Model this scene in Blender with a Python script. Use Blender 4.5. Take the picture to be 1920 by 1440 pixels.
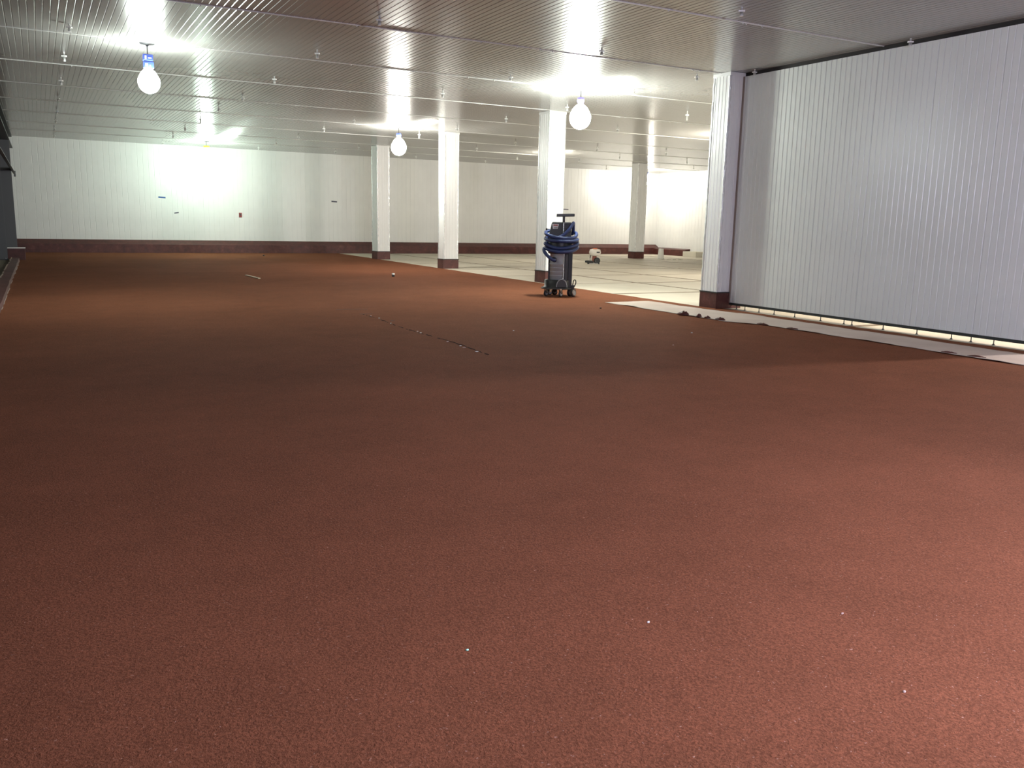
import bpy, bmesh, math, random
from mathutils import Vector, Matrix, noise

random.seed(7)
C = bpy.context.scene
for o in list(bpy.data.objects): bpy.data.objects.remove(o)
COL = C.collection

# ------------------------------------------------------------------ camera
cam_d = bpy.data.cameras.new('camera'); cam = bpy.data.objects.new('camera', cam_d); COL.objects.link(cam)
F = Vector((0.47023534, 0.86309683, -0.18423514)); Rr = Vector((0.87987135, -0.47470909, 0.0218563)); U = Vector((0.06859399, 0.17238082, 0.98263916))
M = Matrix((( Rr.x, U.x, -F.x, 0), (Rr.y, U.y, -F.y, 0), (Rr.z, U.z, -F.z, 1.5), (0, 0, 0, 1)))
cam.matrix_world = M
cam_d.sensor_width = 36; cam_d.sensor_fit = 'HORIZONTAL'; cam_d.lens = 36 * 1616.0 / 1920
cam_d.clip_end = 200; cam_d.clip_start = 0.05
C.camera = cam

# ------------------------------------------------------------------ world, exposure
w = bpy.data.worlds.new('world'); C.world = w; w.use_nodes = True
w.node_tree.nodes['Background'].inputs[0].default_value = (0.80, 1.0, 0.98, 1)
w.node_tree.nodes['Background'].inputs[1].default_value = 0.06
vs = C.view_settings
vs.view_transform = 'Standard'; vs.look = 'None'; vs.gamma = 1.0; vs.use_curve_mapping = False
vs.exposure = 0.0

# lamps of the hall: name -> (x, y, bulb centre z, colour, watts of the glowing bulb)
LAMPS = [
    ('near_left', 1.74, 15.80, 3.62, (0.90, 1.00, 0.93), 285, 0.17, 'blue_tall'),
    ('near_right', 9.83, 15.40, 3.62, (0.95, 1.03, 0.95), 720, 0.215, 'violet'),
    ('middle', 9.62, 25.06, 3.63, (1.00, 0.99, 0.91), 480, 0.225, 'blue'),
    ('back_left', 5.70, 34.70, 3.70, (0.78, 1.00, 0.86), 430, 0.19, 'yellow'),
    ('back_right', 26.70, 35.50, 3.70, (1.00, 0.95, 0.84), 330, 0.22, 'blue'),
    ('behind_col', 17.75, 29.90, 3.65, (1.00, 0.94, 0.80), 280, 0.20, 'blue'),
    ('behind_big', 18.20, 20.30, 3.65, (1.00, 0.92, 0.78), 480, 0.20, 'blue'),
    ('next_bay', 16.20, 5.60, 3.65, (1.00, 0.93, 0.90), 2000, 0.20, 'blue'),
    ('bay_wall',   14.6, 10.2, 3.65, (1.00, 0.88, 0.66), 340, 0.20, 'blue'),
    ('rear', 4.40, -0.60, 2.60, (1.02, 1.01, 1.36), 1170, 0.20, 'blue'),
]

# ------------------------------------------------------------------ helpers
def mat(name, base=(.8,.8,.8), rough=.5, metal=0., spec=.5, emit=None, estr=0, coat=0, coat_rough=.1):
    m = bpy.data.materials.new(name); m.use_nodes = True
    b = m.node_tree.nodes['Principled BSDF']
    b.inputs['Base Color'].default_value = (*base, 1)
    b.inputs['Roughness'].default_value = rough
    b.inputs['Metallic'].default_value = metal
    b.inputs['Specular IOR Level'].default_value = spec
    b.inputs['Coat Weight'].default_value = coat
    b.inputs['Coat Roughness'].default_value = coat_rough
    if emit:
        b.inputs['Emission Color'].default_value = (*emit, 1); b.inputs['Emission Strength'].default_value = estr
    return m

def nd(m, t, **kw):
    n = m.node_tree.nodes.new(t)
    for k, v in kw.items():
        if k in n.inputs: n.inputs[k].default_value = v
        else: setattr(n, k, v)
    return n
def lk(m, a, b): m.node_tree.links.new(a, b)
def ramp(m, src, stops):
    r = nd(m, 'ShaderNodeValToRGB'); lk(m, src, r.inputs[0])
    e = r.color_ramp.elements
    while len(e) < len(stops): e.new(.5)
    for i, (p, c) in enumerate(stops): e[i].position = p; e[i].color = (*c, 1)
    return r.outputs[0]
def mix(m, fac, a, b, mode='MIX'):
    n = nd(m, 'ShaderNodeMix', data_type='RGBA', blend_type=mode)
    if isinstance(fac, (int, float)): n.inputs[0].default_value = fac
    else: lk(m, fac, n.inputs[0])
    for i, v in ((6, a), (7, b)):
        if isinstance(v, tuple): n.inputs[i].default_value = (*v, 1)
        else: lk(m, v, n.inputs[i])
    return n.outputs[2]
def coords(m, scale=(1,1,1), kind='Object'):
    t = nd(m, 'ShaderNodeTexCoord'); p = nd(m, 'ShaderNodeMapping'); p.inputs['Scale'].default_value = scale
    lk(m, t.outputs[kind], p.inputs[0]); return p.outputs[0]
def noi(m, co, scale, detail=3, rough=.5):
    n = nd(m, 'ShaderNodeTexNoise', Scale=scale, Detail=detail, Roughness=rough); lk(m, co, n.inputs['Vector']); return n.outputs['Fac']
def bump(m, h, strength, dist):
    n = nd(m, 'ShaderNodeBump', Strength=strength, Distance=dist); lk(m, h, n.inputs['Height'])
    lk(m, n.outputs[0], m.node_tree.nodes['Principled BSDF'].inputs['Normal'])
def setc(m, sock, name='Base Color'): lk(m, sock, m.node_tree.nodes['Principled BSDF'].inputs[name])

class MB:
    """collects shapes into one mesh"""
    def __init__(s): s.v = []; s.f = []; s.sm = []
    def add(s, vs, fs, smooth=False, M=None):
        o = len(s.v)
        s.v += [tuple(M @ Vector(v)) if M else tuple(v) for v in vs]
        s.f += [tuple(i + o for i in f) for f in fs]; s.sm += [smooth] * len(fs); return s
    def box(s, a, b, M=None, bev=0):
        x0, y0, z0 = a; x1, y1, z1 = b
        if bev:
            bm = bmesh.new(); bmesh.ops.create_cube(bm, size=1)
            for v in bm.verts: v.co = Vector(((x0+x1)/2 + v.co.x*(x1-x0), (y0+y1)/2 + v.co.y*(y1-y0), (z0+z1)/2 + v.co.z*(z1-z0)))
            bmesh.ops.bevel(bm, geom=bm.edges[:], offset=bev, segments=2, affect='EDGES', profile=.6)
            bm.verts.index_update()
            s.add([v.co[:] for v in bm.verts], [[v.index for v in f.verts] for f in bm.faces], False, M); bm.free(); return s
        return s.add([(x0,y0,z0),(x1,y0,z0),(x1,y1,z0),(x0,y1,z0),(x0,y0,z1),(x1,y0,z1),(x1,y1,z1),(x0,y1,z1)],
                     [(0,3,2,1),(4,5,6,7),(0,1,5,4),(1,2,6,5),(2,3,7,6),(3,0,4,7)], False, M)
    def lathe(s, prof, n=24, M=None, smooth=True, caps=True, e=1.0):
        vs = []; fs = []
        for r, z in prof:
            for i in range(n):
                a = 2*math.pi*i/n; vs.append((r*math.cos(a), r*math.sin(a)*e, z))
        for k in range(len(prof)-1):
            for i in range(n):
                j = (i+1) % n; fs.append((k*n+i, k*n+j, (k+1)*n+j, (k+1)*n+i))
        s.add(vs, fs, smooth, M)
        if caps:
            o = len(prof)-1
            s.add(vs[:n], [tuple(range(n-1, -1, -1))], False, M); s.add(vs[o*n:], [tuple(range(n))], False, M)
        return s
    def tube(s, pts, r, n=10, M=None, closed=False, caps=True):
        P = [Vector(p) for p in pts]; vs = []; fs = []; L = len(P)
        rr = r if isinstance(r, (list, tuple)) else [r]*L
        up = None
        for k in range(L):
            a = P[(k-1) % L] if (k > 0 or closed) else P[k]; b = P[(k+1) % L] if (k < L-1 or closed) else P[k]
            t = (b-a).normalized()
            if up is None: up = Vector((0,0,1)) if abs(t.z) < .9 else Vector((1,0,0))
            x = t.cross(up).normalized(); y = x.cross(t).normalized(); up = y
            for i in range(n):
                g = 2*math.pi*i/n; vs.append(tuple(P[k] + (x*math.cos(g) + y*math.sin(g))*rr[k]))
        for k in range(L if closed else L-1):
            q = (k+1) % L
            for i in range(n):
                j = (i+1) % n; fs.append((k*n+i, k*n+j, q*n+j, q*n+i))
        s.add(vs, fs, True, M)
        if caps and not closed: s.add(vs[:n], [tuple(range(n))], False, M); s.add(vs[-n:], [tuple(range(n-1,-1,-1))], False, M)
        return s
    def cyl(s, a, b, r, n=16, M=None): return s.tube([a, b], r, n, M)
    def prism(s, poly, y0, y1, M=None):
        n = len(poly)
        vs = [(x, y0, z) for x, z in poly] + [(x, y1, z) for x, z in poly]
        fs = [tuple(range(n)), tuple(range(2*n-1, n-1, -1))] + [(i, i+n, (i+1) % n + n, (i+1) % n) for i in range(n)]
        return s.add(vs, fs, False, M)
    def mesh(s, name, m):
        me = bpy.data.meshes.new(name); me.from_pydata(s.v, [], s.f)
        me.polygons.foreach_set('use_smooth', s.sm); me.materials.append(m)
        bm = bmesh.new(); bm.from_mesh(me); bmesh.ops.recalc_face_normals(bm, faces=bm.faces[:]); bm.to_mesh(me); bm.free()
        me.update(); return me
    def build(s, name, m, parent=None, loc=(0,0,0)):
        return link(name, s.mesh(name, m), parent, loc)

def link(name, me, parent=None, loc=(0,0,0), rot=(0,0,0)):
    o = bpy.data.objects.new(name, me); COL.objects.link(o); o.location = loc; o.rotation_euler = rot
    if parent: o.parent = parent
    return o
def tag(o, label, cat, group=None, kind=None):
    o['label'] = label; o['category'] = cat
    if group: o['group'] = group
    if kind: o['kind'] = kind
    return o
def empty(name, loc=(0,0,0), rz=0):
    o = bpy.data.objects.new(name, None); COL.objects.link(o); o.location = loc; o.rotation_euler = (0,0,rz); o.empty_display_size = .1
    return o
def copy_tree(o, parent=None):
    c = o.copy(); COL.objects.link(c); c.parent = parent
    for ch in list(o.children): copy_tree(ch, c)
    return c

ORD = ['nearest','second','third','fourth','fifth','sixth','seventh','eighth','ninth','tenth','eleventh','twelfth','thirteenth']

# ------------------------------------------------------------------ materials
def white_metal(name, base, rough, coat=0.):
    m = mat(name, base, rough, 0, .5, coat=coat, coat_rough=.12)
    co = coords(m); n = noi(m, co, 1.3, 3)
    setc(m, ramp(m, n, [(.3, tuple(c*.94 for c in base)), (.7, base)]))
    return m
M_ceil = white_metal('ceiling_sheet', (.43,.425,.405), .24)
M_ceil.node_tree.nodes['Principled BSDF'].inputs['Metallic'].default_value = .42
M_wall = white_metal('wall_sheet', (.80,.80,.78), .38)
M_wallr = white_metal('partition_sheet', (.76,.79,.745), .30)
M_colm = white_metal('column_sheet', (.80,.80,.78), .28)
M_joint = mat('joint_sealant', (.62,.62,.59), .45)
M_white = mat('white_nylon', (.85,.85,.82), .4)
M_dark = mat('dark_gap', (.025,.022,.02), .9)

def red_floor():
    m = mat('red_screed', rough=.9, spec=.04)
    co = coords(m)
    big = noi(m, co, .45, 4, .55); mid = noi(m, co, 3.0, 4, .6); fine = noi(m, co, 115, 2, .65); sp = noi(m, co, 90, 1, .5)
    c = ramp(m, big, [(.30, (.147,.055,.027)), (.5, (.176,.066,.033)), (.72, (.210,.079,.040))])
    c = mix(m, .35, c, ramp(m, mid, [(.3, (.137,.051,.028)), (.7, (.205,.075,.041))]))
    c = mix(m, .5, c, ramp(m, fine, [(.30, (.35,.35,.35)), (.5, (.95,.95,.95)), (.72, (1.75,1.7,1.7))]), 'MULTIPLY')
    c = mix(m, ramp(m, sp, [(.72, (0,0,0)), (.80, (.65,.65,.65))]), c, (.42,.27,.21))
    setc(m, c)
    bump(m, fine, .8, .006)
    return m
M_red = red_floor()

def curb_mat():
    m = mat('red_resin_curb', rough=.5)
    co = coords(m); a = noi(m, co, 5, 5, .65); b = noi(m, co, 22, 4, .7)
    c = ramp(m, a, [(.35, (.055,.014,.011)), (.6, (.095,.024,.019)), (.8, (.16,.06,.05))])
    c = mix(m, ramp(m, b, [(.62, (0,0,0)), (.75, (.6,.6,.6))]), c, (.19,.11,.095))
    setc(m, c); bump(m, b, .3, .004); return m
M_curb = curb_mat()

def concrete(name, base):
    m = mat(name, base, .75, spec=.3)
    co = coords(m, kind='Generated') if False else coords(m)
    a = noi(m, co, .8, 5, .6); b = noi(m, co, 40, 3)
    c = ramp(m, a, [(.3, tuple(x*.86 for x in base)), (.7, base)])
    c = mix(m, .3, c, ramp(m, b, [(.3, (.8,.8,.8)), (.7, (1.1,1.1,1.1))]), 'MULTIPLY')
    setc(m, c); bump(m, b, .15, .002); return m
M_conc = concrete('pale_concrete', (.57,.515,.42))
M_groove = mat('saw_cut', (.20,.15,.10), .9)
M_block = concrete('pale_block', (.66,.62,.52))
M_dirty = concrete('dirty_concrete', (.22,.18,.13))

def foil():
    m = mat('film_trim', (.78,.79,.78), .22, .35)
    co = coords(m, (1,1,.6)); n = noi(m, co, 22, 4, .6); bump(m, n, .7, .02); return m
M_trim = foil()
M_steel = mat('dark_primed_steel', (.045,.048,.05), .45, .2)
M_steelg = mat('grey_primed_steel', (.10,.105,.11), .5, .2)
M_galv = mat('galvanised_steel', (.55,.56,.56), .35, .8)
M_rail = mat('blackened_rail', (.035,.04,.038), .55, .3)

# ------------------------------------------------------------------ setting
H = 4.22
X0, X1, Y0, Y1 = -1.45, 29.0, -8.0, 37.5
EDGE = 11.16           # edge of the red coating in front of the partition

def struct(o, label, cat): return tag(o, label, cat, kind='structure')

# base slab under everything
base = MB().box((X0, Y0, -.30), (X1+1.0, Y1+.6, -.008)).build('floor', M_groove)
struct(base, 'pale concrete slab floor with saw-cut joints beside the red floor', 'floor')

# pale concrete slabs, cut by joints
yl = [Y0, -3.2, -.1, 3.0, 6.1, 9.4, 12.55, 15.68, 18.65, 21.72, 24.9, 28.6, 31.9, 34.7, Y1]
xl = [11.05, 13.85, 16.40, 20.25, 23.45, 26.4, X1+.5]
g = .09
def bound(y):  # red floor boundary on the far side of the big column
    return 10.98 + max(0, y-12.3)*.0195
for j in range(len(yl)-1):
    for i in range(len(xl)-1):
        xa = xl[i]+g; xb = xl[i+1]-g; ya = yl[j]+g; yb = yl[j+1]-g
        dz = random.uniform(-.002, .002)
        mb = MB()
        if i == 0:
            a0 = bound(ya)+.02; a1 = bound(yb)+.02
            if yb < 12.6: a0 = a1 = EDGE+.02
            vs = [(a0,ya,-.007),(xb,ya,-.007),(xb,yb,-.007),(a1,yb,-.007),(a0,ya,dz),(xb,ya,dz),(xb,yb,dz),(a1,yb,dz)]
            mb.add(vs, [(0,3,2,1),(4,5,6,7),(0,1,5,4),(1,2,6,5),(2,3,7,6),(3,0,4,7)])
        else: mb.box((xa,ya,-.007),(xb,yb,dz))
        mb.build('slab', M_conc, base)

# red coating: one thick skin with its real outline
mb = MB()
ys = [Y0, 6.3, 12.35] + [12.35 + (Y1-12.35)*k/10 for k in range(1, 11)]
NX = 24
poly = []
rng = random.Random(3)
out = []
for y in [Y0, 0, 3, 6.2]: out.append((EDGE, y))
y = 6.3
while y < 12.2: out.append((EDGE + rng.uniform(-.02,.02), y)); y += .22
out.append((EDGE, 12.25))
while y < Y1:
    y += .3
    if y < Y1: out.append((bound(y) + rng.uniform(-.025,.02), y))
out.append((bound(Y1), Y1))
n = len(out)
vs = [(-.62, y, .004) for x, y in out] + [(x, y, .004) for x, y in out] + [(x, y, -.0075) for x, y in out] + [(-.62, y, -.0075) for x, y in out]
fs = []
for k in range(n-1): fs += [(k, n+k, n+k+1, k+1), (n+k, 2*n+k, 2*n+k+1, n+k+1)]
mb.add(vs, fs)
redf = mb.build('floor', M_red)
struct(redf, 'rust-red granular floor coating covering the foreground of the hall', 'floor')

# the seam line in the red floor, a shallow torn ridge and gouges
rng = random.Random(11)
mb = MB(); pts = []
yy = 13.2
while yy > 8.6: pts.append((4.44 + .03*math.sin(yy*2.1) + rng.uniform(-.012,.012), yy)); yy -= .06
for k in range(len(pts)-1):
    if rng.random() < .35: continue
    (xa, ya), (xb, yb) = pts[k], pts[k+1]; h = .004 + rng.uniform(.0,.006); wd = .006
    mb.add([(xa-wd,ya,.003),(xa,ya,.004+h),(xa+wd,ya,.003),(xb-wd,yb,.003),(xb,yb,.004+h),(xb+wd,yb,.003)], [(0,1,4,3),(1,2,5,4)])
M_seam = mat('dark_red_seam', (.05,.017,.011), .8)
mb.build('seam', M_seam, redf)
mb = MB()
for (xa, ya, xb, yb, wd) in [(4.25,14.04,4.80,13.98,.03), (4.40,13.25,4.62,13.22,.02), (4.55,12.25,4.62,12.2,.04)]:
    mb.add([(xa,ya-wd*.3,.0045),(xb,yb-wd*.3,.0045),(xb,yb+wd*.5,.0065),(xa+.05,ya+wd,.0065)], [(0,1,2,3)])
mb.build('gouge', M_seam, redf)

# ceiling: backing plus one ribbed strip of sheet between each pair of joints
def ribs(s0, s1, pitch, gw, d):
    out = []; s = s0
    while s < s1 - 1e-6:
        e = min(s + pitch, s1)
        out += [(s, 0), (e-gw, 0), (e-gw*.72, d), (e-gw*.28, d)]; s += pitch
    out.append((s1, 0)); return out
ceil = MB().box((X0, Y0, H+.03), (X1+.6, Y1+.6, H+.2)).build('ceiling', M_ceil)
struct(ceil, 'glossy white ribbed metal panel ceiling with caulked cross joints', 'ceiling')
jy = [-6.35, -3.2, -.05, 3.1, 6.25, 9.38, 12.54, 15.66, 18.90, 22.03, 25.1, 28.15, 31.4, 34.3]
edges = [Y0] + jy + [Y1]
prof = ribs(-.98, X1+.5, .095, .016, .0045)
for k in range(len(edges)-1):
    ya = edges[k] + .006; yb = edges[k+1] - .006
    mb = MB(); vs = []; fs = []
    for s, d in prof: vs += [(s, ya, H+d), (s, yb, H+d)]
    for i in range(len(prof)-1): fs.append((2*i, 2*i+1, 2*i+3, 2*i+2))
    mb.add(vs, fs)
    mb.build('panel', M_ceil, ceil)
rng = random.Random(5)
for k, y in enumerate(jy):
    mb = MB(); pts = []; rad = []
    x = -.95
    while x < X1+.4:
        pts.append((x, y + rng.uniform(-.002,.002), H + rng.uniform(-.001,.001))); rad.append(.013 + rng.uniform(-.002,.002)); x += .35
    mb.tube(pts, rad, 6)
    for q in range(26):
        x = rng.uniform(0, 28); mb.lathe([(.004,-.028),(.011,-.016),(.012,0)], 6, Matrix.Translation((x, y, H)))
    mb.build('joint_seam', M_joint, ceil)

# back wall: separate insulated panels with ribs
def ribbed_panel(width, z0, z1, pitch, gw, d, t=.09):
    """panel in the XZ plane, front face towards -Y at y=0"""
    pr = ribs(0, width, pitch, gw, d); vs = []; fs = []
    for s, dd in pr: vs += [(s, dd, z0), (s, dd, z1)]
    for i in range(len(pr)-1): fs.append((2*i, 2*i+2, 2*i+3, 2*i+1))
    mb = MB().add(vs, fs)
    mb.add([(0,0,z0),(0,t,z0),(0,t,z1),(0,0,z1),(width,0,z0),(width,t,z0),(width,t,z1),(width,0,z1)], [(0,1,2,3),(4,7,6,5),(0,4,5,1),(3,2,6,7)])
    return mb
back = MB().box((X0, Y1+.1, -.03), (X1+.6, Y1+.3, H)).build('wall_back', M_dark)
struct(back, 'long white ribbed panel wall at the far end of the hall', 'wall')
pm = ribbed_panel(1.199, .30, H, .1998, .022, .006).mesh('panel', M_wall)
x = X0
while x < X1: link('panel', pm, back, (x, Y1, 0)); x += 1.2
# side wall far right
side = MB().box((X1+.1, Y0, -.03), (X1+.3, Y1+.3, H)).build('wall_right', M_dark)
struct(side, 'white panel side wall beyond the far column, lit by a bulb', 'wall')
pm2 = ribbed_panel(1.197, .12, H, .2394, .022, .007).mesh('panel', M_wall)
y = Y1
while y > 12: link('panel', pm2, side, (X1, y-.005, 0), (0,0,-math.pi/2)); y -= 1.2

# red curb along the back wall and the start of the side wall
def curb(name, x0, x1, zb, zf, dep, loc, rot):
    n = 1
    mb = MB().add([(x0,0,0),(x1,0,0),(x1,0,zb),(x0,0,zb),(x0,-dep,0),(x1,-dep,0),(x1,-dep,zf),(x0,-dep,zf)],
                  [(0,3,2,1),(4,5,6,7),(3,7,6,2),(0,4,7,3),(1,2,6,5)])
    o = mb.build(name, M_curb); o.location = loc; o.rotation_euler = rot; return o
cb = curb('baseboard_back', X0, X1, .50, .33, .32, (0, Y1, 0), (0,0,0))
struct(cb, 'dark red bevelled curb along the foot of the back wall', 'curb')
cs = curb('baseboard_right', 0, 2.55, .36, .30, .34, (X1, Y1-.3, 0), (0,0,-math.pi/2))
struct(cs, 'short red curb stub along the right side wall corner', 'curb')
M_plast = mat('pale_plaster', (.36,.29,.24), .8)
for (px, pz, sz) in [(4.55,.20,.06), (4.75,.19,.035), (5.0,.17,.05), (5.2,.20,.065), (5.33,.22,.04), (7.9,.14,.03)]:
    a = [2*math.pi*i/9 for i in range(9)]
    rr = [sz*random.uniform(.6,1.3) for _ in a]
    yv = Y1-.32
    MB().add([(px,yv-.012,pz)] + [(px+1.3*r*math.cos(t), yv-.001, pz+.7*r*math.sin(t)) for r, t in zip(rr, a)], [(0, i+1, (i+1) % 9+1) for i in range(9)]).build('plaster_smear', M_plast, cb)

# left side: dark cladding, header beam, posts, girt, red curb
wl = MB().box((X0-.15, Y0, -.03), (X0, Y1+.1, H)).build('wall_left', M_steel)
struct(wl, 'dark unlined wall behind the steel posts on the left', 'wall')
ledge = concrete and MB().box((X0, Y0, -.04), (-.80, Y1, .03)).build('trim_1', M_dirty)
struct(ledge, 'dirty concrete ledge under the steel posts at the left', 'ledge')
lc = MB()
rng = random.Random(9)
ysl = [Y0 + (31.0-Y0)*k/90 for k in range(91)]
prf = []
for y in ysl: prf.append((-.60 + rng.uniform(-.008,.008), -.80 + rng.uniform(-.01,.01), .09 + rng.uniform(-.006,.006)))
vs = []; fs = []
for y, (a, b, z) in zip(ysl, prf): vs += [(a, y, 0), (a-.01, y, z), (b, y, z+.01), (b-.02, y, 0)]
for k in range(len(ysl)-1):
    for q in range(3): fs.append((4*k+q, 4*k+q+1, 4*k+5+q, 4*k+4+q))
lc.add(vs, fs)
lcb = lc.build('baseboard_left', M_curb); struct(lcb, 'low dark red curb running along the left wall', 'curb')
mb = MB(); mc = MB()
for k in range(len(ysl)-1):
    (a, b, z), (a2, b2, z2) = prf[k], prf[k+1]; y, y2 = ysl[k], ysl[k+1]
    if rng.random() < .45: mb.add([(a+.004,y,.006),(a+.009,y,.006),(a2+.009,y2,.006),(a2+.004,y2,.006),(a+.001,y,.014),(a2+.001,y2,.014)], [(0,1,2,3),(0,3,5,4)])
    if rng.random() < .65: mc.add([(b-.02,y,z+.016),(b+.012,y,z+.014),(b2+.012,y2,z2+.014),(b2-.02,y2,z2+.016)], [(0,1,2,3)])
mb.build('plaster_line', M_plast, lcb); mc.build('plaster_line', M_plast, lcb)

hb = MB()
for (xa, xb, za, zb) in [(-.98,-.66,H-.05,H-.012), (-.98,-.66,H-.45,H-.41), (-.84,-.80,H-.41,H-.05)]: hb.box((xa, Y0, za), (xb, Y1-.02, zb))
o = hb.build('header_beam', M_steel); tag(o, 'dark steel beam along the ceiling edge above the left posts', 'beam')
def post(x, y, label, z1, wd=.42):
    t = empty('steel_post', (x, y, 0))
    for nm, (a, b) in {'flange': ((-wd/2, -.02), (wd/2, .0)), 'flange ': ((-wd/2, .30), (wd/2, .32))}.items():
        MB().box((a[0], a[1], .03), (b[0], b[1], z1)).build('flange', M_steelg, t)
    MB().box((-.012, 0, .03), (.012, .30, z1)).build('web', M_steel, t)
    MB().box((-wd/2-.03, -.06, .03), (wd/2+.03, .36, .055)).build('base_plate', M_steel, t)
    for sx in (-1, 1):
        for sy in (-.035, .335):
            MB().lathe([(.014,.055),(.014,.09)], 6, Matrix.Translation((sx*wd*.4, sy, 0))).build('bolt', M_galv, t)
    tag(t, label, 'post', 'steel posts at the left')
post(-1.12, 30.85, 'dark steel H post at the left edge, nearer of the visible two', H-.45, .40)
post(-.89, 33.2, 'dark grey steel H post behind the nearer left post', H-.45, .42)
gb = MB(); gb.box((-.675, 14, 2.80), (-.60, 35.8, 2.815)); gb.box((-.675, 14, 2.80), (-.665, 35.8, 2.90)); gb.box((-.66, 35.78, 2.70), (-.60, 35.8, 2.90))
o = gb.build('girt_rail', M_steelg); tag(o, 'grey horizontal steel angle fixed across the left posts', 'rail')
t = empty('curb_stub', (-.50, 31.4, 0))
MB().box((-.42, 0, .004), (.06, .45, .36)).build('block', M_curb, t)
MB().box((-.42, -.03, .36), (.07, .47, .385)).build('cap_plate', M_white, t)['label'] = 'bright bare metal cap plate'
tag(t, 'dark red curb stub capped with a bright metal plate by the posts', 'curb')

# ------------------------------------------------------------------ hanging partition on the right
PX = 11.30
part = MB().box((PX+.085, 6.30, .115), (PX+.10, 12.42, 4.155)).build('wall_partition', M_wallr)
struct(part, 'white ribbed partition wall on the right hanging just above the floor', 'wall')
pp = ribbed_panel(.999, .115, 4.155, .0999, .018, .005, .085).mesh('panel', M_wallr)
y = 12.42
for k in range(6): link('panel', pp, part, (PX, y - .0, 0), (0,0,-math.pi/2)); y -= 1.002
pe = ribbed_panel(.10, .115, 4.155, .0999, .018, .005, .085).mesh('panel', M_wallr)
link('panel', pe, part, (PX, y, 0), (0,0,-math.pi/2))
MB().box((PX-.006, 6.29, .072), (PX+.106, 12.43, .112)).build('bottom_rail', M_rail, part)
MB().box((PX-.010, 6.27, .072), (PX+.11, 6.298, 4.155)).build('end_channel', M_rail, part)
MB().box((PX+.03, 6.29, 4.155), (PX+.10, 12.43, H-.001)).build('top_gap', M_dark, part)
MB().box((PX-.012, 12.27, .11), (PX-.001, 12.32, 4.155)).build('corner_seal', mat('brown_seal', (.28,.22,.18), .7), part)
rods = [12.13, 11.91, 11.55, 11.18, 10.70, 10.13, 9.65, 9.49, 8.90, 8.31, 7.75, 7.45, 7.12, 6.45]
for y in rods:
    r = MB().cyl((PX+.04, y, .0), (PX+.04, y, .08), .007, 8).build('levelling_rod', M_rail, part)
    MB().lathe([(.022,.0),(.022,.006),(.013,.007),(.013,.016)], 8, Matrix.Translation((PX+.04, y, 0))).build('foot', M_rail, r)

# ------------------------------------------------------------------ columns
def column(x, y, wx, wy, label, zb=.29, top=H-.004):
    t = empty('column', (x, y, 0))
    p = .016
    MB().box((-p, -p, .004), (wx+p, wy+p, zb)).build('plinth', M_curb, t)
    MB().box((-p-.008, -p-.008, zb), (wx+p+.008, wy+p+.008, zb+.02)).build('plinth_cap', M_rail, t)
    z0 = zb+.022
    for (L, lx, ly, rz) in [(wx, 0, 0, 0), (wx, wx, wy, math.pi), (wy, 0, wy, -math.pi/2), (wy, wx, 0, math.pi/2)]:
        mb = MB(); pr = ribs(0, L, L/5, .017, .007); vs = []; fs = []
        for s, d in pr: vs += [(s, d, z0), (s, d, top)]
        for i in range(len(pr)-1): fs.append((2*i, 2*i+2, 2*i+3, 2*i+1))
        mb.add(vs, fs); o = mb.build('face_panel', M_colm, t); o.location = (lx, ly, 0); o.rotation_euler = (0,0,rz)
    rng = random.Random(int(x*100))
    for (cx, cy, sx, sy) in [(0,0,1,1), (wx,0,-1,1), (0,wy,1,-1), (wx,wy,-1,-1)]:
        mb = MB(); vs = []; fs = []; N = 60
        for k in range(N+1):
            z = z0 + (top-z0)*k/N; a = .028 + rng.uniform(-.008,.014); b = .028 + rng.uniform(-.008,.014); e = .006 + rng.uniform(0,.006)
            vs += [(cx+sx*a, cy-sy*.001, z), (cx+sx*a*.5, cy-sy*e, z), (cx-sx*e, cy-sy*e, z), (cx-sx*e, cy+sy*b*.5, z), (cx-sx*.001, cy+sy*b, z)]
        for k in range(N):
            for q in range(4): fs.append((5*k+q, 5*k+q+1, 5*k+6+q, 5*k+5+q))
        mb.add(vs, fs, True); mb.build('corner_trim', M_trim, t)
    mb = MB()
    e = .014
    for a, b in [((-e,-e),(wx+e,-.001)), ((-e,wy+.001),(wx+e,wy+e)), ((-e,-.001),(-.001,wy+.001)), ((wx+.001,-.001),(wx+e,wy+.001))]:
        mb.box((a[0],a[1],top-.06), (b[0],b[1],top))
    mb.build('top_trim', M_colm, t)
    tag(t, label, 'column', 'white panel-clad columns')
    return t
column(10.99, 12.31, .58, .43, 'largest nearest white column, joined to the right partition wall')
column(11.22, 18.95, .46, .50, 'white column directly behind the vacuum cleaner')
column(11.24, 25.36, .50, .42, 'grooved white column right of the middle hanging bulb')
column(11.27, 31.60, .48, .60, 'farthest left white column, left of the middle hanging bulb')
column(23.74, 32.20, .50, .47, 'far right column on the pale concrete in front of the glare')

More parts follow.
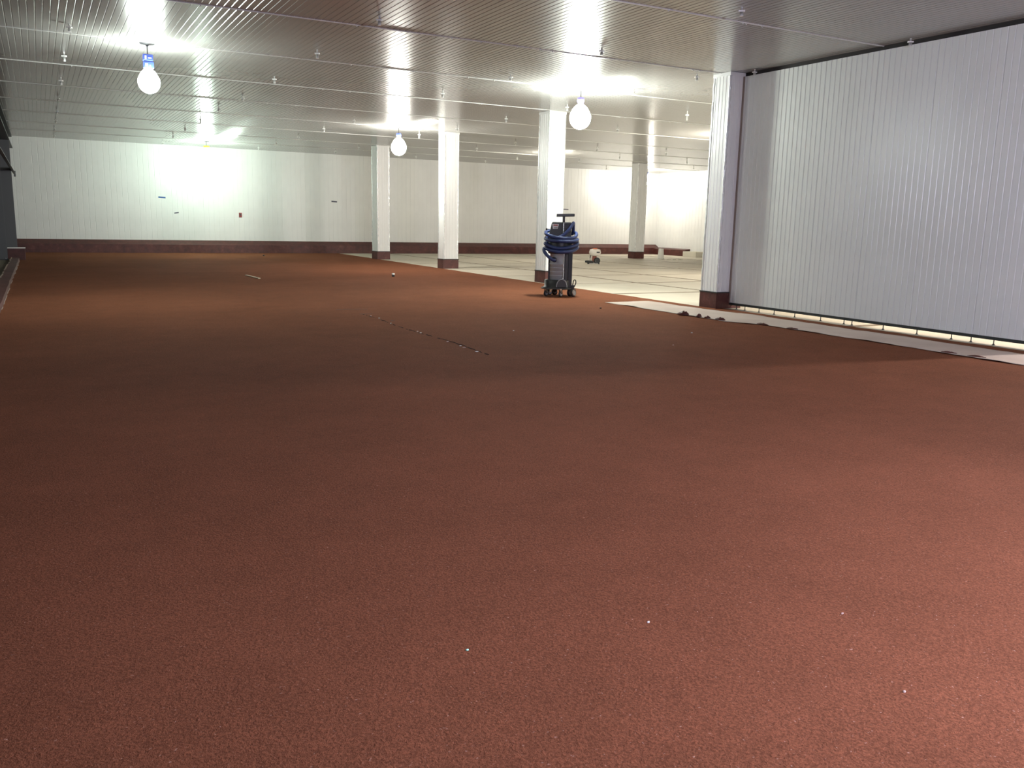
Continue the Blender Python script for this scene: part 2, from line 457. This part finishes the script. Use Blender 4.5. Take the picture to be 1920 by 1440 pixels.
# ------------------------------------------------------------------ pendant lamps
M_sock = {'blue_tall': mat('blue_socket', (.05,.09,.42), .45), 'violet': mat('violet_socket', (.12,.09,.40), .45),
          'blue': mat('blue_socket_plain', (.06,.10,.45), .45), 'yellow': mat('yellow_socket', (.75,.65,.05), .5)}
M_plate = mat('plate_grey', (.06,.06,.065), .6)
M_cord = mat('cord_black', (.03,.03,.03), .6)
LAB = {
 'near_left': 'bare glowing bulb under a tall blue socket box, upper left of the hall',
 'near_right': 'large bare glowing bulb with a violet socket beside the big right column',
 'middle': 'round glowing bulb hanging between the two distant left columns',
 'back_left': 'glowing bulb with a yellow socket hanging close to the back wall',
 'back_right': 'glowing bulb half hidden behind the far right column',
 'behind_col': 'warm glowing bulb hidden behind the column at the vacuum cleaner',
 'behind_big': 'warm glowing bulb hidden behind the big right column',
 'next_bay': 'glowing bulb in the bay beyond the partition wall, out of view',
 'bay_wall': 'glowing bulb in the bay right behind the partition wall, out of view',
 'rear': 'glowing bulb hanging behind the viewer on the right, out of view'}
for (nm, x, y, z, colr, watt, R, sk) in LAMPS:
    t = empty('pendant_lamp', (x, y, H))
    dz = z - H                       # bulb centre relative to the ceiling
    MB().lathe([(.115,0),(.115,-.012),(.03,-.022),(.018,-.045),(.004,-.05)], 20).build('ceiling_plate', M_plate, t)
    top = dz + R*1.25
    hs = .22 if sk == 'blue_tall' else .13
    sw = 1.5 if sk == 'yellow' else 1.0
    MB().cyl((0,0,-.045), (0,0,top+hs-.01), .008, 8).build('cord', M_cord, t)
    if sk == 'blue_tall':
        s = MB().box((-.075,-.055,top+.115), (.075,.055,top+.215), bev=.01).box((-.07,-.05,top), (.085,.05,top+.105), bev=.01).build('socket', M_sock[sk], t)
        for a, b in [((-.05,-.058,top+.135), (-.025,-.0555,top+.19)), ((.0,-.058,top+.15), (.05,-.0555,top+.165)), ((-.045,-.053,top+.03), (-.01,-.0505,top+.07)), ((.02,-.053,top+.03), (.035,-.0505,top+.05))]:
            MB().box(a, b).build('socket_mark', M_white, s)
    else:
        MB().lathe([(.03*sw,top+hs),(.07*sw,top+hs-.01),(.075*sw,top+.05),(.06*sw,top+.045),(.06,top-.02)], 16).build('socket', M_sock[sk], t)
    pr = []
    N = 18
    for k in range(N+1):
        a = math.pi*k/N
        zz = -math.cos(a)*R*1.05; rr = math.sin(a)*R
        if k > N*.62: rr = max(rr*.92, .055 if k < N else .05); zz = zz*1.18
        pr.append((max(rr,.002), dz+zz))
    mb = MB().lathe(pr, 28)
    mbulb = mat('bulb_' + nm, (1,1,1), .5, emit=colr, estr=watt/(4*math.pi*math.pi*R*R))
    o = mb.build('bulb', mbulb, t)
    tag(t, LAB[nm], 'lamp', 'bare pendant bulbs')

# ------------------------------------------------------------------ ceiling hanger bolts
HANG = [(.59,14.92,.11),(.58,17.47,.16),(.60,20.72,.15),(.61,24.12,.10),(.63,27.09,.09),(.65,29.85,.09),(.66,32.83,.09),(.69,35.73,.09),
(4.32,21.18,.10),(4.17,23.37,.13),(4.17,26.17,.19),(4.22,29.43,.14),(4.24,32.4,.14),(4.33,35.93,.09),
(4.27,11.84,.12),(4.22,14.69,.14),(4.27,17.88,.13),(7.88,23.94,.11),(7.76,26.46,.16),(7.89,29.92,.12),(7.83,32.77,.09),(7.84,35.74,.09),
(7.75,17.59,.14),(10.93,20.7,.15),(7.97,14.95,.11),(10.65,25.97,.20),(11.0,23.91,.11),(14.53,29.81,.12),(17.79,35.61,.09),(10.82,35.29,.09),
(10.98,32.81,.09),(14.43,35.55,.09),(7.96,11.91,.10),(7.95,8.78,.11),(11.19,11.93,.11),(10.72,12.9,.11),(10.80,14.94,.12),(11.0,17.8,.14),
(13.88,16.98,.22),(14.76,21.11,.10),(17.71,26.54,.15),(20.36,28.9,.16),(24.2,35.41,.12),(20.44,26.09,.17),(23.8,28.97,.17),(26.74,32.04,.12),
(14.5,26.74,.12),(17.92,32.87,.13),(20.96,32.78,.10),(11.19,8.81,.09)]
hp = empty('ceiling_hanger', (0,0,0))
MB().lathe([(.010,0),(.010,-.55),(.017,-.56),(.017,-1.0)], 8).build('rod', M_white, hp)
MB().box((-.029,-.014,-.52), (.029,.014,-.36)).build('crosspiece', M_white, hp)
rows = sorted(set(round(h[0]/3.35) for h in HANG))
first = True
for r in rows:
    hs = sorted([h for h in HANG if round(h[0]/3.35) == r], key=lambda h: h[1])
    for i, (x, y, L) in enumerate(hs):
        t = hp if first else copy_tree(hp)
        first = False
        t.location = (x, y, H); t.scale = (1.35, 1.35, max(L, .11)); t.rotation_euler = (0,0,-.45+random.uniform(-.25,.25))
        ri = rows.index(r)
        side = ['leftmost', 'second from left', 'third from left', 'fourth from left', 'fifth from left', 'sixth from left', 'seventh from left', 'eighth from left', 'ninth from left'][ri]
        tag(t, 'white ceiling hanger bolt, %s in the %s row running into depth' % (ORD[i], side), 'hanger', 'white hanger bolts on the ceiling')

# ------------------------------------------------------------------ vacuum cleaner
M_vblk = mat('vacuum_black', (.018,.020,.020), .42)
M_vchar = mat('vacuum_charcoal', (.045,.048,.048), .45)
M_vgrey = mat('vacuum_grey_drum', (.33,.355,.375), .42, .0)
M_hose = mat('blue_hose', (.015,.032,.125), .45)
hn = nd(M_hose, 'ShaderNodeTexWave', Scale=40.0); lk(M_hose, coords(M_hose), hn.inputs['Vector']); bump(M_hose, hn.outputs['Fac'], .25, .004)
M_chrome = mat('chrome', (.75,.75,.73), .2, 1)
M_rub = mat('rubber', (.02,.02,.02), .7)
M_stick = mat('sticker_white', (.62,.62,.60), .5)
M_stickr = mat('sticker_red', (.35,.10,.08), .5)

vac = empty('vacuum_cleaner', (9.50, 15.48, .004), -math.radians(31.7))
tag(vac, 'upright grey industrial vacuum cleaner wrapped in coiled blue hose on the red floor', 'vacuum')
# base tray
MB().lathe([(.30,.165),(.315,.175),(.315,.19),(.285,.20),(.285,.33),(.27,.345)], 28, Matrix.Translation((-.02,0,0)) @ Matrix.Diagonal((1,.85,1,1))).build('base_tray', M_vblk, vac)
ring = [(-.03+.335*math.cos(a), .28*math.sin(a), .165) for a in [2*math.pi*i/32 for i in range(32)]]
MB().tube(ring, .014, 8, closed=True).build('bumper_ring', M_vchar, vac)
# arc-shaped cradle in front right
arc = [(.06+.11*math.cos(a), -.255, .20+.16*math.sin(a)) for a in [math.pi*i/12 for i in range(13)]]
MB().prism([(p[0], p[2]) for p in arc], -.27, -.225).build('wheel_guard', M_vchar, vac)
MB().tube([(p[0]-.003, -.275, p[2]+.003) for p in arc], .009, 8).build('guard_rim', M_vgrey, vac)
# drum and its bands
d = MB().lathe([(.185,.30),(.195,.31),(.195,.655),(.203,.66),(.203,.672),(.197,.677),(.197,.88),(.205,.885),(.205,.90)], 32, Matrix.Translation((-.005,0,0))).build('drum', M_vgrey, vac)
for zz in (.42, .50, .58): MB().lathe([(.196,zz),(.199,zz+.006),(.199,zz+.016),(.196,zz+.022)], 32, Matrix.Translation((-.005,0,0)), caps=False).build('drum_band', M_vgrey, d)
# frame uprights
MB().box((-.235,-.03,.20), (-.195,.05,.80), bev=.006).build('frame_upright', M_vblk, vac)
MB().box((.175,-.15,.15), (.265,-.04,1.00), bev=.010).build('frame_upright', M_vblk, vac)
MB().box((.11,-.19,.33), (.175,-.10,.88), bev=.010).build('frame_upright', M_vchar, vac)
MB().tube([(.075,-.235,.33),(.085,-.222,.42),(.085,-.215,.88)], .0095, 8).build('chrome_rod', M_chrome, vac)
# motor collar behind the hose
MB().lathe([(.235,.88),(.25,.90),(.25,1.08),(.235,1.20),(.215,1.215)], 32, Matrix.Translation((.0,0,0))).build('filter_collar', M_vblk, vac)
# head
hd = MB()
front = [(-.235,1.20),(-.235,1.28),(-.185,1.505),(-.165,1.525),(.215,1.525),(.225,1.44),(.22,1.20)]
hd.prism(front, -.165, .15)
head = hd.build('motor_head', M_vchar, vac)
bv = head.modifiers.new('bevel', 'BEVEL'); bv.width = .014; bv.segments = 2
MB().box((.035,-.172,1.30), (.205,-.164,1.49), bev=.004).build('vent_panel', M_vblk, head)
for k in range(4): MB().box((.06,-.178,1.33+.036*k), (.19,-.1725,1.347+.036*k)).build('vent_slat', M_vchar, head)
st = MB().prism([(-.175,1.485),(-.035,1.485),(-.062,1.385),(-.160,1.385)], -.171, -.1655).build('sticker', M_stick, head)
mb = MB().box((-.150,-.1735,1.445), (-.06,-.1715,1.472)); mb.build('sticker_print', M_stickr, head)['label'] = 'faded red printed area on the sticker'
MB().box((-.13,-.1735,1.395), (-.07,-.1715,1.402)).box((-.14,-.1735,1.409), (-.065,-.1715,1.416)).build('sticker_print', M_vchar, head)
k = MB().cyl((-.225,-.05,1.375), (-.275,-.06,1.375), .008, 8)
k.build('knob_stem', M_vblk, head)
MB().lathe([(.012,0),(.024,.006),(.024,.028),(.014,.034)], 12, Matrix.Translation((-.272,-.06,1.375)) @ Matrix.Rotation(-math.pi/2, 4, 'Y')).build('knob', M_vblk, head)
MB().box((.06,-.22,1.20), (.22,-.168,1.255), bev=.006).build('latch_box', M_vchar, vac)
MB().tube([(.075,-.235,1.245),(.065,-.24,1.20),(.07,-.235,1.16)], .010, 8).build('latch', M_chrome, vac)
# T handle
MB().tube([(.055,-.195,1.17),(.058,-.19,1.52)], .019, 12).build('handle_tube', M_chrome, vac)
MB().box((.035,-.215,1.515), (.085,-.165,1.645), bev=.008).build('handle_neck', M_vblk, vac)
hb_ = MB().box((-.185,-.035,-.038), (.185,.035,.022), bev=.016).box((-.185,-.045,-.038), (-.150,.045,-.012), bev=.006).build('handle_grip', M_vblk, vac)
hb_.location = (.095, -.19, 1.672); hb_.rotation_euler = (0, math.radians(-2), math.radians(8))
# casters and wheels
def caster(x, y, r, yaw):
    f = MB()
    m = Matrix.Translation((x, y, 0)) @ Matrix.Rotation(yaw, 4, 'Z')
    f.lathe([(.03,.150),(.03,.165)], 12, m); f.box((-.02,-.028,r), (.035,-.020,.150), m); f.box((-.02,.020,r), (.035,.028,.150), m); f.box((-.02,-.028,.140), (.035,.028,.150), m)
    o = f.build('caster_fork', M_chrome if yaw > .5 else M_vchar, vac)
    wm = m @ Matrix.Translation((.012,0,r)) @ Matrix.Rotation(math.pi/2, 4, 'X') @ Matrix.Translation((0,0,-.017))
    MB().lathe([(r*.8,0),(r,.006),(r,.028),(r*.8,.034)], 20, wm).build('wheel', M_rub, o)
    MB().lathe([(r*.62,-.003),(r*.62,.037)], 16, wm).build('hub', M_vgrey, o)
caster(-.27, -.13, .064, .9); caster(.035, -.27, .064, 1.0); caster(-.20, .16, .064, .7); caster(-.10, .26, .064, .3)
def big_wheel(x, y, yaw):
    r = .088
    m = Matrix.Translation((x, y, r)) @ Matrix.Rotation(yaw, 4, 'Z') @ Matrix.Rotation(math.pi/2, 4, 'X') @ Matrix.Translation((0,0,-.022))
    o = MB().lathe([(r*.78,0),(r,.008),(r,.036),(r*.78,.044)], 28, m).build('wheel', M_rub, vac)
    MB().lathe([(r*.76,-.001),(r*.70,-.006),(r*.64,.002)], 28, m, caps=False).build('wheel_rim', M_chrome, o)
    MB().lathe([(r*.76,.045),(r*.70,.050),(r*.64,.042)], 28, m, caps=False).build('wheel_rim', M_chrome, o)
    MB().lathe([(r*.55,-.004),(r*.55,.048)], 20, m).build('hub', M_vgrey, o)
big_wheel(.305, -.13, .95); big_wheel(.235, -.02, .95)
MB().box((.25,-.16,.10), (.32,-.06,.24), bev=.01).build('axle_bracket', M_vblk, vac)
loop = [(.285,-.10,.22),(.30,-.105,.33),(.325,-.11,.355),(.348,-.115,.34),(.352,-.115,.29),(.335,-.11,.24),(.315,-.105,.20)]
MB().tube(loop, .011, 8).build('rear_handle', M_vblk, vac)
# inlet and hose
MB().lathe([(.052,0),(.052,.03),(.043,.034),(.043,.075)], 18, Matrix.Translation((-.105,-.165,.755)) @ Matrix.Rotation(math.radians(72), 4, 'X') @ Matrix.Rotation(math.radians(-18), 4, 'Y')).build('inlet', M_vblk, vac)
def spl(P, n=9):
    out = []; P = [Vector(p) for p in P]
    for i in range(len(P)-1):
        p0 = P[max(i-1,0)]; p1 = P[i]; p2 = P[i+1]; p3 = P[min(i+2,len(P)-1)]
        for k in range(n):
            t = k/n
            out.append(.5*((2*p1) + (p2-p0)*t + (2*p0-5*p1+4*p2-p3)*t*t + (3*p1-p0-3*p2+p3)*t**3))
    out.append(P[-1]); return out
def ang(a, r, z, cx=.03, e=.92): a = math.radians(a); return (cx + r*math.cos(a), r*e*math.sin(a), z)
hp_ = [(-.10,-.235,.75), (-.155,-.275,.765), (-.24,-.26,.83), (-.315,-.17,.91), (-.335,-.03,.975), (-.26,.10,.99)]
#        loop 1 (lowest): behind then over the front, rising to the right
hp_ += [ang(110,.31,.98), ang(60,.31,1.0), ang(15,.325,1.03), ang(-20,.34,1.00), ang(-50,.335,.945), ang(-80,.33,.925), ang(-110,.33,.93), ang(-145,.325,.96), ang(180,.325,1.01)]
#        loop 2
hp_ += [ang(120,.30,1.06), ang(60,.30,1.10), ang(15,.325,1.12), ang(-15,.335,1.085), ang(-45,.32,1.04), ang(-80,.31,1.00), ang(-115,.31,1.00), ang(-150,.325,1.05), ang(180,.335,1.09)]
#        loop 3
hp_ += [ang(120,.29,1.13), ang(60,.29,1.15), ang(20,.31,1.18), ang(-12,.33,1.175), ang(-45,.335,1.145), ang(-85,.335,1.14), ang(-125,.335,1.15), ang(-160,.33,1.165), ang(170,.33,1.20)]
#        loop 4 (top): left bulge, back, right, then the front strand climbing to the upper right
hp_ += [ang(120,.28,1.23), ang(60,.28,1.27), ang(20,.29,1.31), ang(-10,.305,1.27), ang(-40,.31,1.215), ang(-80,.315,1.20), ang(-120,.325,1.225), ang(-155,.345,1.27), ang(165,.345,1.315), ang(140,.33,1.34)]
HA = spl(hp_, 8)
hose = MB().tube(HA, .035, 12).build('hose', M_hose, vac)
hp2 = [(-.06,-.285,1.205), (.03,-.262,1.245), (.12,-.245,1.32), (.20,-.225,1.415), (.245,-.17,1.50), (.262,-.10,1.505), (.262,-.03,1.45), (.262,.06,1.34), (.24,.12,1.28)]
MB().tube(spl(hp2, 8), .034, 12).build('hose', M_hose, vac)

# ------------------------------------------------------------------ backpack blower
bl = empty('backpack_blower', (18.70, 27.90, .0), -math.radians(33.5))
tag(bl, 'small backpack mist blower with a white tank on the pale concrete', 'blower')
M_tank = mat('white_tank', (.80,.76,.70), .45)
M_eng = mat('engine_brown', (.20,.05,.03), .5)
M_org = mat('orange_cap', (.60,.16,.07), .5)
tk = MB().box((-.225,-.13,.295), (.225,.13,.575), bev=.125).build('tank', M_tank, bl)
for p in tk.data.polygons: p.use_smooth = True
MB().lathe([(.085,.565),(.085,.59),(.05,.60)], 18).build('tank_cap', M_org, bl)
MB().box((.06,-.138,.425), (.18,-.128,.47)).build('tank_label', M_vblk, tk)
MB().box((-.10,-.10,.06), (.07,.10,.30), bev=.03).build('engine_cover', M_eng, bl)
MB().lathe([(.04,-.08),(.115,-.07),(.125,-.03),(.125,.05),(.10,.07)], 24, Matrix.Translation((.085,-.06,.130)) @ Matrix.Rotation(math.pi/2, 4, 'X')).build('fan_housing', M_vblk, bl)
MB().lathe([(.075,0),(.055,.01),(.03,.012)], 16, Matrix.Translation((.085,-.141,.130)) @ Matrix.Rotation(-math.pi/2, 4, 'X'), caps=False).build('fan_guard', M_vchar, bl)
MB().tube([(-.17,-.02,.33),(-.195,-.02,.20),(-.20,-.03,.02),(-.12,-.10,.015),(.12,-.12,.015),(.18,-.05,.015)], .015, 8).build('frame_tube', M_tank, bl)
MB().tube([(-.17,.10,.33),(-.185,.10,.05),(.15,.10,.015)], .013, 8).build('frame_tube', M_vgrey, bl)
MB().tube([(-.165,-.07,.36),(-.18,-.09,.22)], .018, 8).build('strap', M_vblk, bl)
MB().tube([(-.05,-.08,.07),(-.18,-.10,.08),(-.27,-.10,.085),(-.37,-.11,.09)], [.05,.05,.05,.032], 12).build('nozzle', M_vblk, bl)
MB().box((-.28,-.16,.0), (-.20,-.06,.05), bev=.01).build('nozzle_foot', M_vblk, bl)
MB().box((.02,-.12,.0), (.19,.10,.03), bev=.008).build('skid', M_vblk, bl)

# ------------------------------------------------------------------ bucket, block, debris far right
bk = empty('bucket', (24.83, 31.68, .0))
tag(bk, 'pale white upturned bucket standing on concrete right of the far column', 'bucket')
M_bkt = mat('bucket_plastic', (.72,.70,.64), .5)
MB().lathe([(.155,.0),(.155,.03),(.147,.035),(.115,.46),(.105,.48),(.02,.485)], 24).build('pail', M_bkt, bk)
MB().lathe([(.160,.0),(.160,.025)], 24).build('rim', M_bkt, bk)
MB().tube([(.158*math.cos(a), .158*math.sin(a)-.02, .05+.03*math.sin(a)) for a in [math.pi+math.pi*i/12 for i in range(13)]], .005, 6).build('bail_handle', M_galv, bk)
cbk = MB().box((0,0,0), (.55,1.0,.27), bev=.015)
o = cbk.build('concrete_block', M_block); 
o.location = (28.2, 33.24, .002); tag(o, 'pale rectangular concrete block at the end of the red side curb', 'block')
for i, (x, y, s) in enumerate([(25.0,31.3,.05), (25.2,31.16,.07), (25.5,31.1,.06)]):
    r = MB().box((-s*1.4,-s,0), (s*1.4,s,s*.5), bev=s*.2).build('rubble_chip', M_block); r.location = (x,y,.0); r.rotation_euler = (0,0,i*.9)
    tag(r, ['small grey rubble chip nearest the white bucket', 'middle grey rubble chip of three right of the bucket', 'rightmost grey rubble chip of three beside the bucket'][i], 'rubble', 'rubble chips by the bucket')

# ------------------------------------------------------------------ tape marks on the back wall
M_tape = mat('blue_tape', (.05,.12,.33), .6); M_tape2 = mat('grey_tape', (.12,.12,.15), .6); M_redbox = mat('red_box', (.25,.03,.03), .5)
def strip(x, z, wd, ht, tilt, m, label, th=.006):
    o = MB().box((-wd/2,-th,-ht/2), (wd/2,0,ht/2)).build('tape_strip', m); o.location = (x, Y1-.001, z); o.rotation_euler = (0, tilt, 0)
    tag(o, label, 'tape', 'tape marks on the back wall'); return o
strip(4.38, 2.175, .27, .055, .06, M_tape, 'long blue tape strip on the back wall, highest left one')
strip(4.90, 1.584, .17, .045, -.18, M_tape2, 'short dark blue tape strip lower on the back wall, tilted')
strip(11.40, 2.222, .25, .06, .06, M_tape2, 'dark grey tape strip on the back wall left of the columns')
strip(23.28, 2.20, .30, .05, .03, M_tape2, 'dark tape strip on the back wall above the vacuum handle')
ob = empty('outlet_box', (7.39, Y1, 1.559)); tag(ob, 'small red outlet box fixed on the back wall', 'outlet')
MB().box((-.055,-.045,-.09), (.055,0,.09), bev=.008).build('box_body', M_redbox, ob); MB().box((-.03,-.05,-.02), (.03,-.045,.05)).build('cover', M_vblk, ob)

# ------------------------------------------------------------------ sheet of paper along the partition
def sheet():
    rng = random.Random(21)
    N = 170; K = 14; vs = []; fs = []
    ya, yb = 13.90, 3.2
    def near(y):
        if y > 10.5: b = 9.60
        elif y > 9.9: b = 9.60 + (10.5-y)/.6*.27
        else: b = 9.87
        return b + .05*noise.noise((y*1.7, 3.1, 0)) + .02*noise.noise((y*7, 1.1, 0))
    def far(y):
        if y > 11.5: b = 10.66 + max(0, 13.0-y)*.06
        else: b = 10.81
        return b + .05*noise.noise((y*1.3, 9.1, 0)) + .02*noise.noise((y*6, 5.1, 0))
    for k in range(N+1):
        y = ya + (yb-ya)*k/N
        a, b = near(y), max(far(y), near(y)+.02)
        for i in range(K+1):
            t = i/K; x = a + (b-a)*t
            z = .010 + .005*noise.noise((x*2.2, y*1.1, 0)) + .004*noise.noise((x*5+y*3, y*2.5, 2))
            z += .012*max(0, noise.noise((x*.9 + y*1.6, y*.7 - x*.5, 7)))
            if i == 0: z += .015*max(0, noise.noise((y*2.3, 4.4, 1)))
            vs.append((x + .02*noise.noise((x*3, y*3, 5)), y, max(z, .0075)))
    for k in range(N):
        for i in range(K): q = k*(K+1)+i; fs.append((q, q+1, q+K+2, q+K+1))
    m = mat('kraft_sheet', (.55,.47,.42), .75, spec=.25)
    co = coords(m); n1 = noi(m, co, 1.2, 4); n2 = noi(m, co, 9, 4)
    setc(m, ramp(m, n1, [(.3, (.46,.365,.315)), (.7, (.55,.455,.395))])); bump(m, n2, .25, .01)
    mb = MB().add(vs, fs, True); o = mb.build('paper_sheet', m)
    so = o.modifiers.new('solid', 'SOLIDIFY'); so.thickness = .002; so.offset = 1
    return tag(o, 'long crumpled pale paper sheet laid on the red floor along the partition', 'sheet')
sheet()
M_scrap_shade = mat('dark_red_scrap_and_shade', (.075,.012,.007), .55)  # also colours the strips that paint shadow under the paper edge
def scrap(x, y, L, wd, ht, rz, label):
    rng = random.Random(int(x*1000+y*77)); vs = []; fs = []
    N, K = 10, 6
    for k in range(N+1):
        for i in range(K+1):
            u = k/N-.5; v = i/K-.5
            s = math.cos(u*math.pi)**.5 if abs(u) < .5 else .15
            z = .008 + ht*(1-4*v*v)*max(.1, math.cos(u*2.6)) * (.7+.6*rng.random())
            vs.append((u*L + rng.uniform(-.01,.01), v*wd*max(s,.15), z))
    for k in range(N):
        for i in range(K): q = k*(K+1)+i; fs.append((q, q+1, q+K+2, q+K+1))
    o = MB().add(vs, fs, True).build('scrap_and_edge_shade', M_scrap_shade); o.location = (x, y, .006); o.rotation_euler = (0,0,rz)
    so = o.modifiers.new('solid', 'SOLIDIFY'); so.thickness = .004; so.offset = 1
    tag(o, label, 'scrap', 'dark red scraps along the paper edge')
scrap(9.56, 11.50, .19, .11, .060, -.9, 'largest dark red scrap curled up at the paper edge')
scrap(9.62, 11.17, .12, .08, .045, .3, 'rounded dark red scrap right of the largest scrap')
scrap(9.64, 10.98, .09, .05, .03, -.5, 'small flat dark red scrap between two bigger scraps')
scrap(9.65, 10.68, .17, .07, .04, -1.2, 'dark red scrap below the big column, at the paper edge')
scrap(9.86, 9.95, .20, .05, .022, -1.4, 'thin dark red strip painting the shadow midway along the raised paper edge')  # this and the following thin strips stand for shadow beneath the raised paper edge
scrap(9.88, 9.35, .18, .045, .02, -1.3, 'flat dark red strip painting the shadow on the right half of the paper edge')
scrap(9.90, 6.78, .18, .05, .018, -1.2, 'dark red strip painting the paper edge shadow near the right picture edge, farther of two')
scrap(9.92, 6.42, .20, .05, .018, -1.3, 'dark red strip painting the paper edge shadow at the right picture edge, nearer of two')

# ------------------------------------------------------------------ litter on the red floor
def chip(name, x, y, s, m, label, cat='chip', grp=None, e=(1,.7,.5), rz=.4):
    rng = random.Random(int(x*913+y*71)); bm = bmesh.new(); bmesh.ops.create_icosphere(bm, subdivisions=1, radius=s)
    for v in bm.verts: v.co = Vector((v.co.x*e[0], v.co.y*e[1], v.co.z*e[2])) * rng.uniform(.75,1.2)
    me = bpy.data.meshes.new(name); bm.to_mesh(me); bm.free(); me.materials.append(m)
    o = link(name, me, None, (x, y, .004 + s*e[2]*.6), (0,0,rz)); tag(o, label, cat, grp)
M_chipg = mat('mint_chip', (.45,.85,.68), .5); M_chipw = mat('white_chip', (.85,.82,.78), .5); M_chipp = mat('pale_chip', (.60,.42,.36), .7)
chip('paint_chip', 1.233, 2.551, .0085, M_chipg, 'tiny mint white chip on the bare red floor in the foreground')
chip('paint_chip', 1.952, 2.446, .0075, M_chipw, 'tiny white chip on red floor, right of the mint chip')
chip('paint_chip', 2.408, 1.666, .0075, M_chipp, 'tiny pale pink chip at the lower right of the red floor')
chip('paint_chip', 2.695, 2.169, .008, M_chipp, 'tiny tan chip on the pinkish red floor right of the white chip')
chip('paint_chip', 8.093, 9.526, .02, M_chipw, 'small white crumb on the red floor below the big column')
chip('paint_chip', 7.015, 8.602, .012, M_chipp, 'faint pale crumb on the red floor right of the seam end')
chip('paint_chip', 8.83, 12.925, .03, M_seam, 'dark crumb on the red floor just left of the paper tip')
chip('paint_chip', 5.76, 10.56, .014, M_chipw, 'small pale crumb on red floor right of the seam line')
chip('paint_chip', 7.62, 34.4, .06, M_vblk, 'dark lump on the red floor close to the back wall', e=(1,.7,.5))
seamlab = ['nearest pale chip on the dark seam line in the red floor', 'second nearest pale chip on the seam line', 'third nearest pale chip on the seam line', 'fourth nearest pale chip on the seam line', 'middle pale chip on the seam line', 'sixth nearest pale chip on the seam line', 'seventh nearest pale chip on the seam line', 'farthest pale chip on the seam line', 'pale chip second farthest along the seam line']
for i, (x, y) in enumerate([(4.40,8.95),(4.40,9.30),(4.42,9.45),(4.43,9.85),(4.44,10.76),(4.45,10.9),(4.44,11.9),(4.50,12.95),(4.51,12.6)]):
    chip('paint_chip', x, y, .018, M_chipp if i % 2 else M_chipw, seamlab[i], 'chip', 'pale chips along the seam line', e=(1.5,.7,.35), rz=.2*i)
cp = empty('marker_cap', (8.25, 21.92, .004)); tag(cp, 'small black bottle cap with a white top on the red floor', 'cap')
MB().lathe([(.036,0),(.038,.01),(.036,.055)], 16).build('cap_body', M_vblk, cp)
MB().lathe([(.040,.055),(.040,.085),(.03,.092)], 16).build('cap_top', M_white, cp)
o = MB().box((-.03,-.62,0), (.03,.62,.02), bev=.004).build('wood_sliver', mat('pale_wood', (.60,.50,.36), .7)); o.location = (4.64, 22.28, .004); o.rotation_euler = (0,0,.05)
tag(o, 'thin pale wooden stick lying on the red floor in the left distance', 'stick')
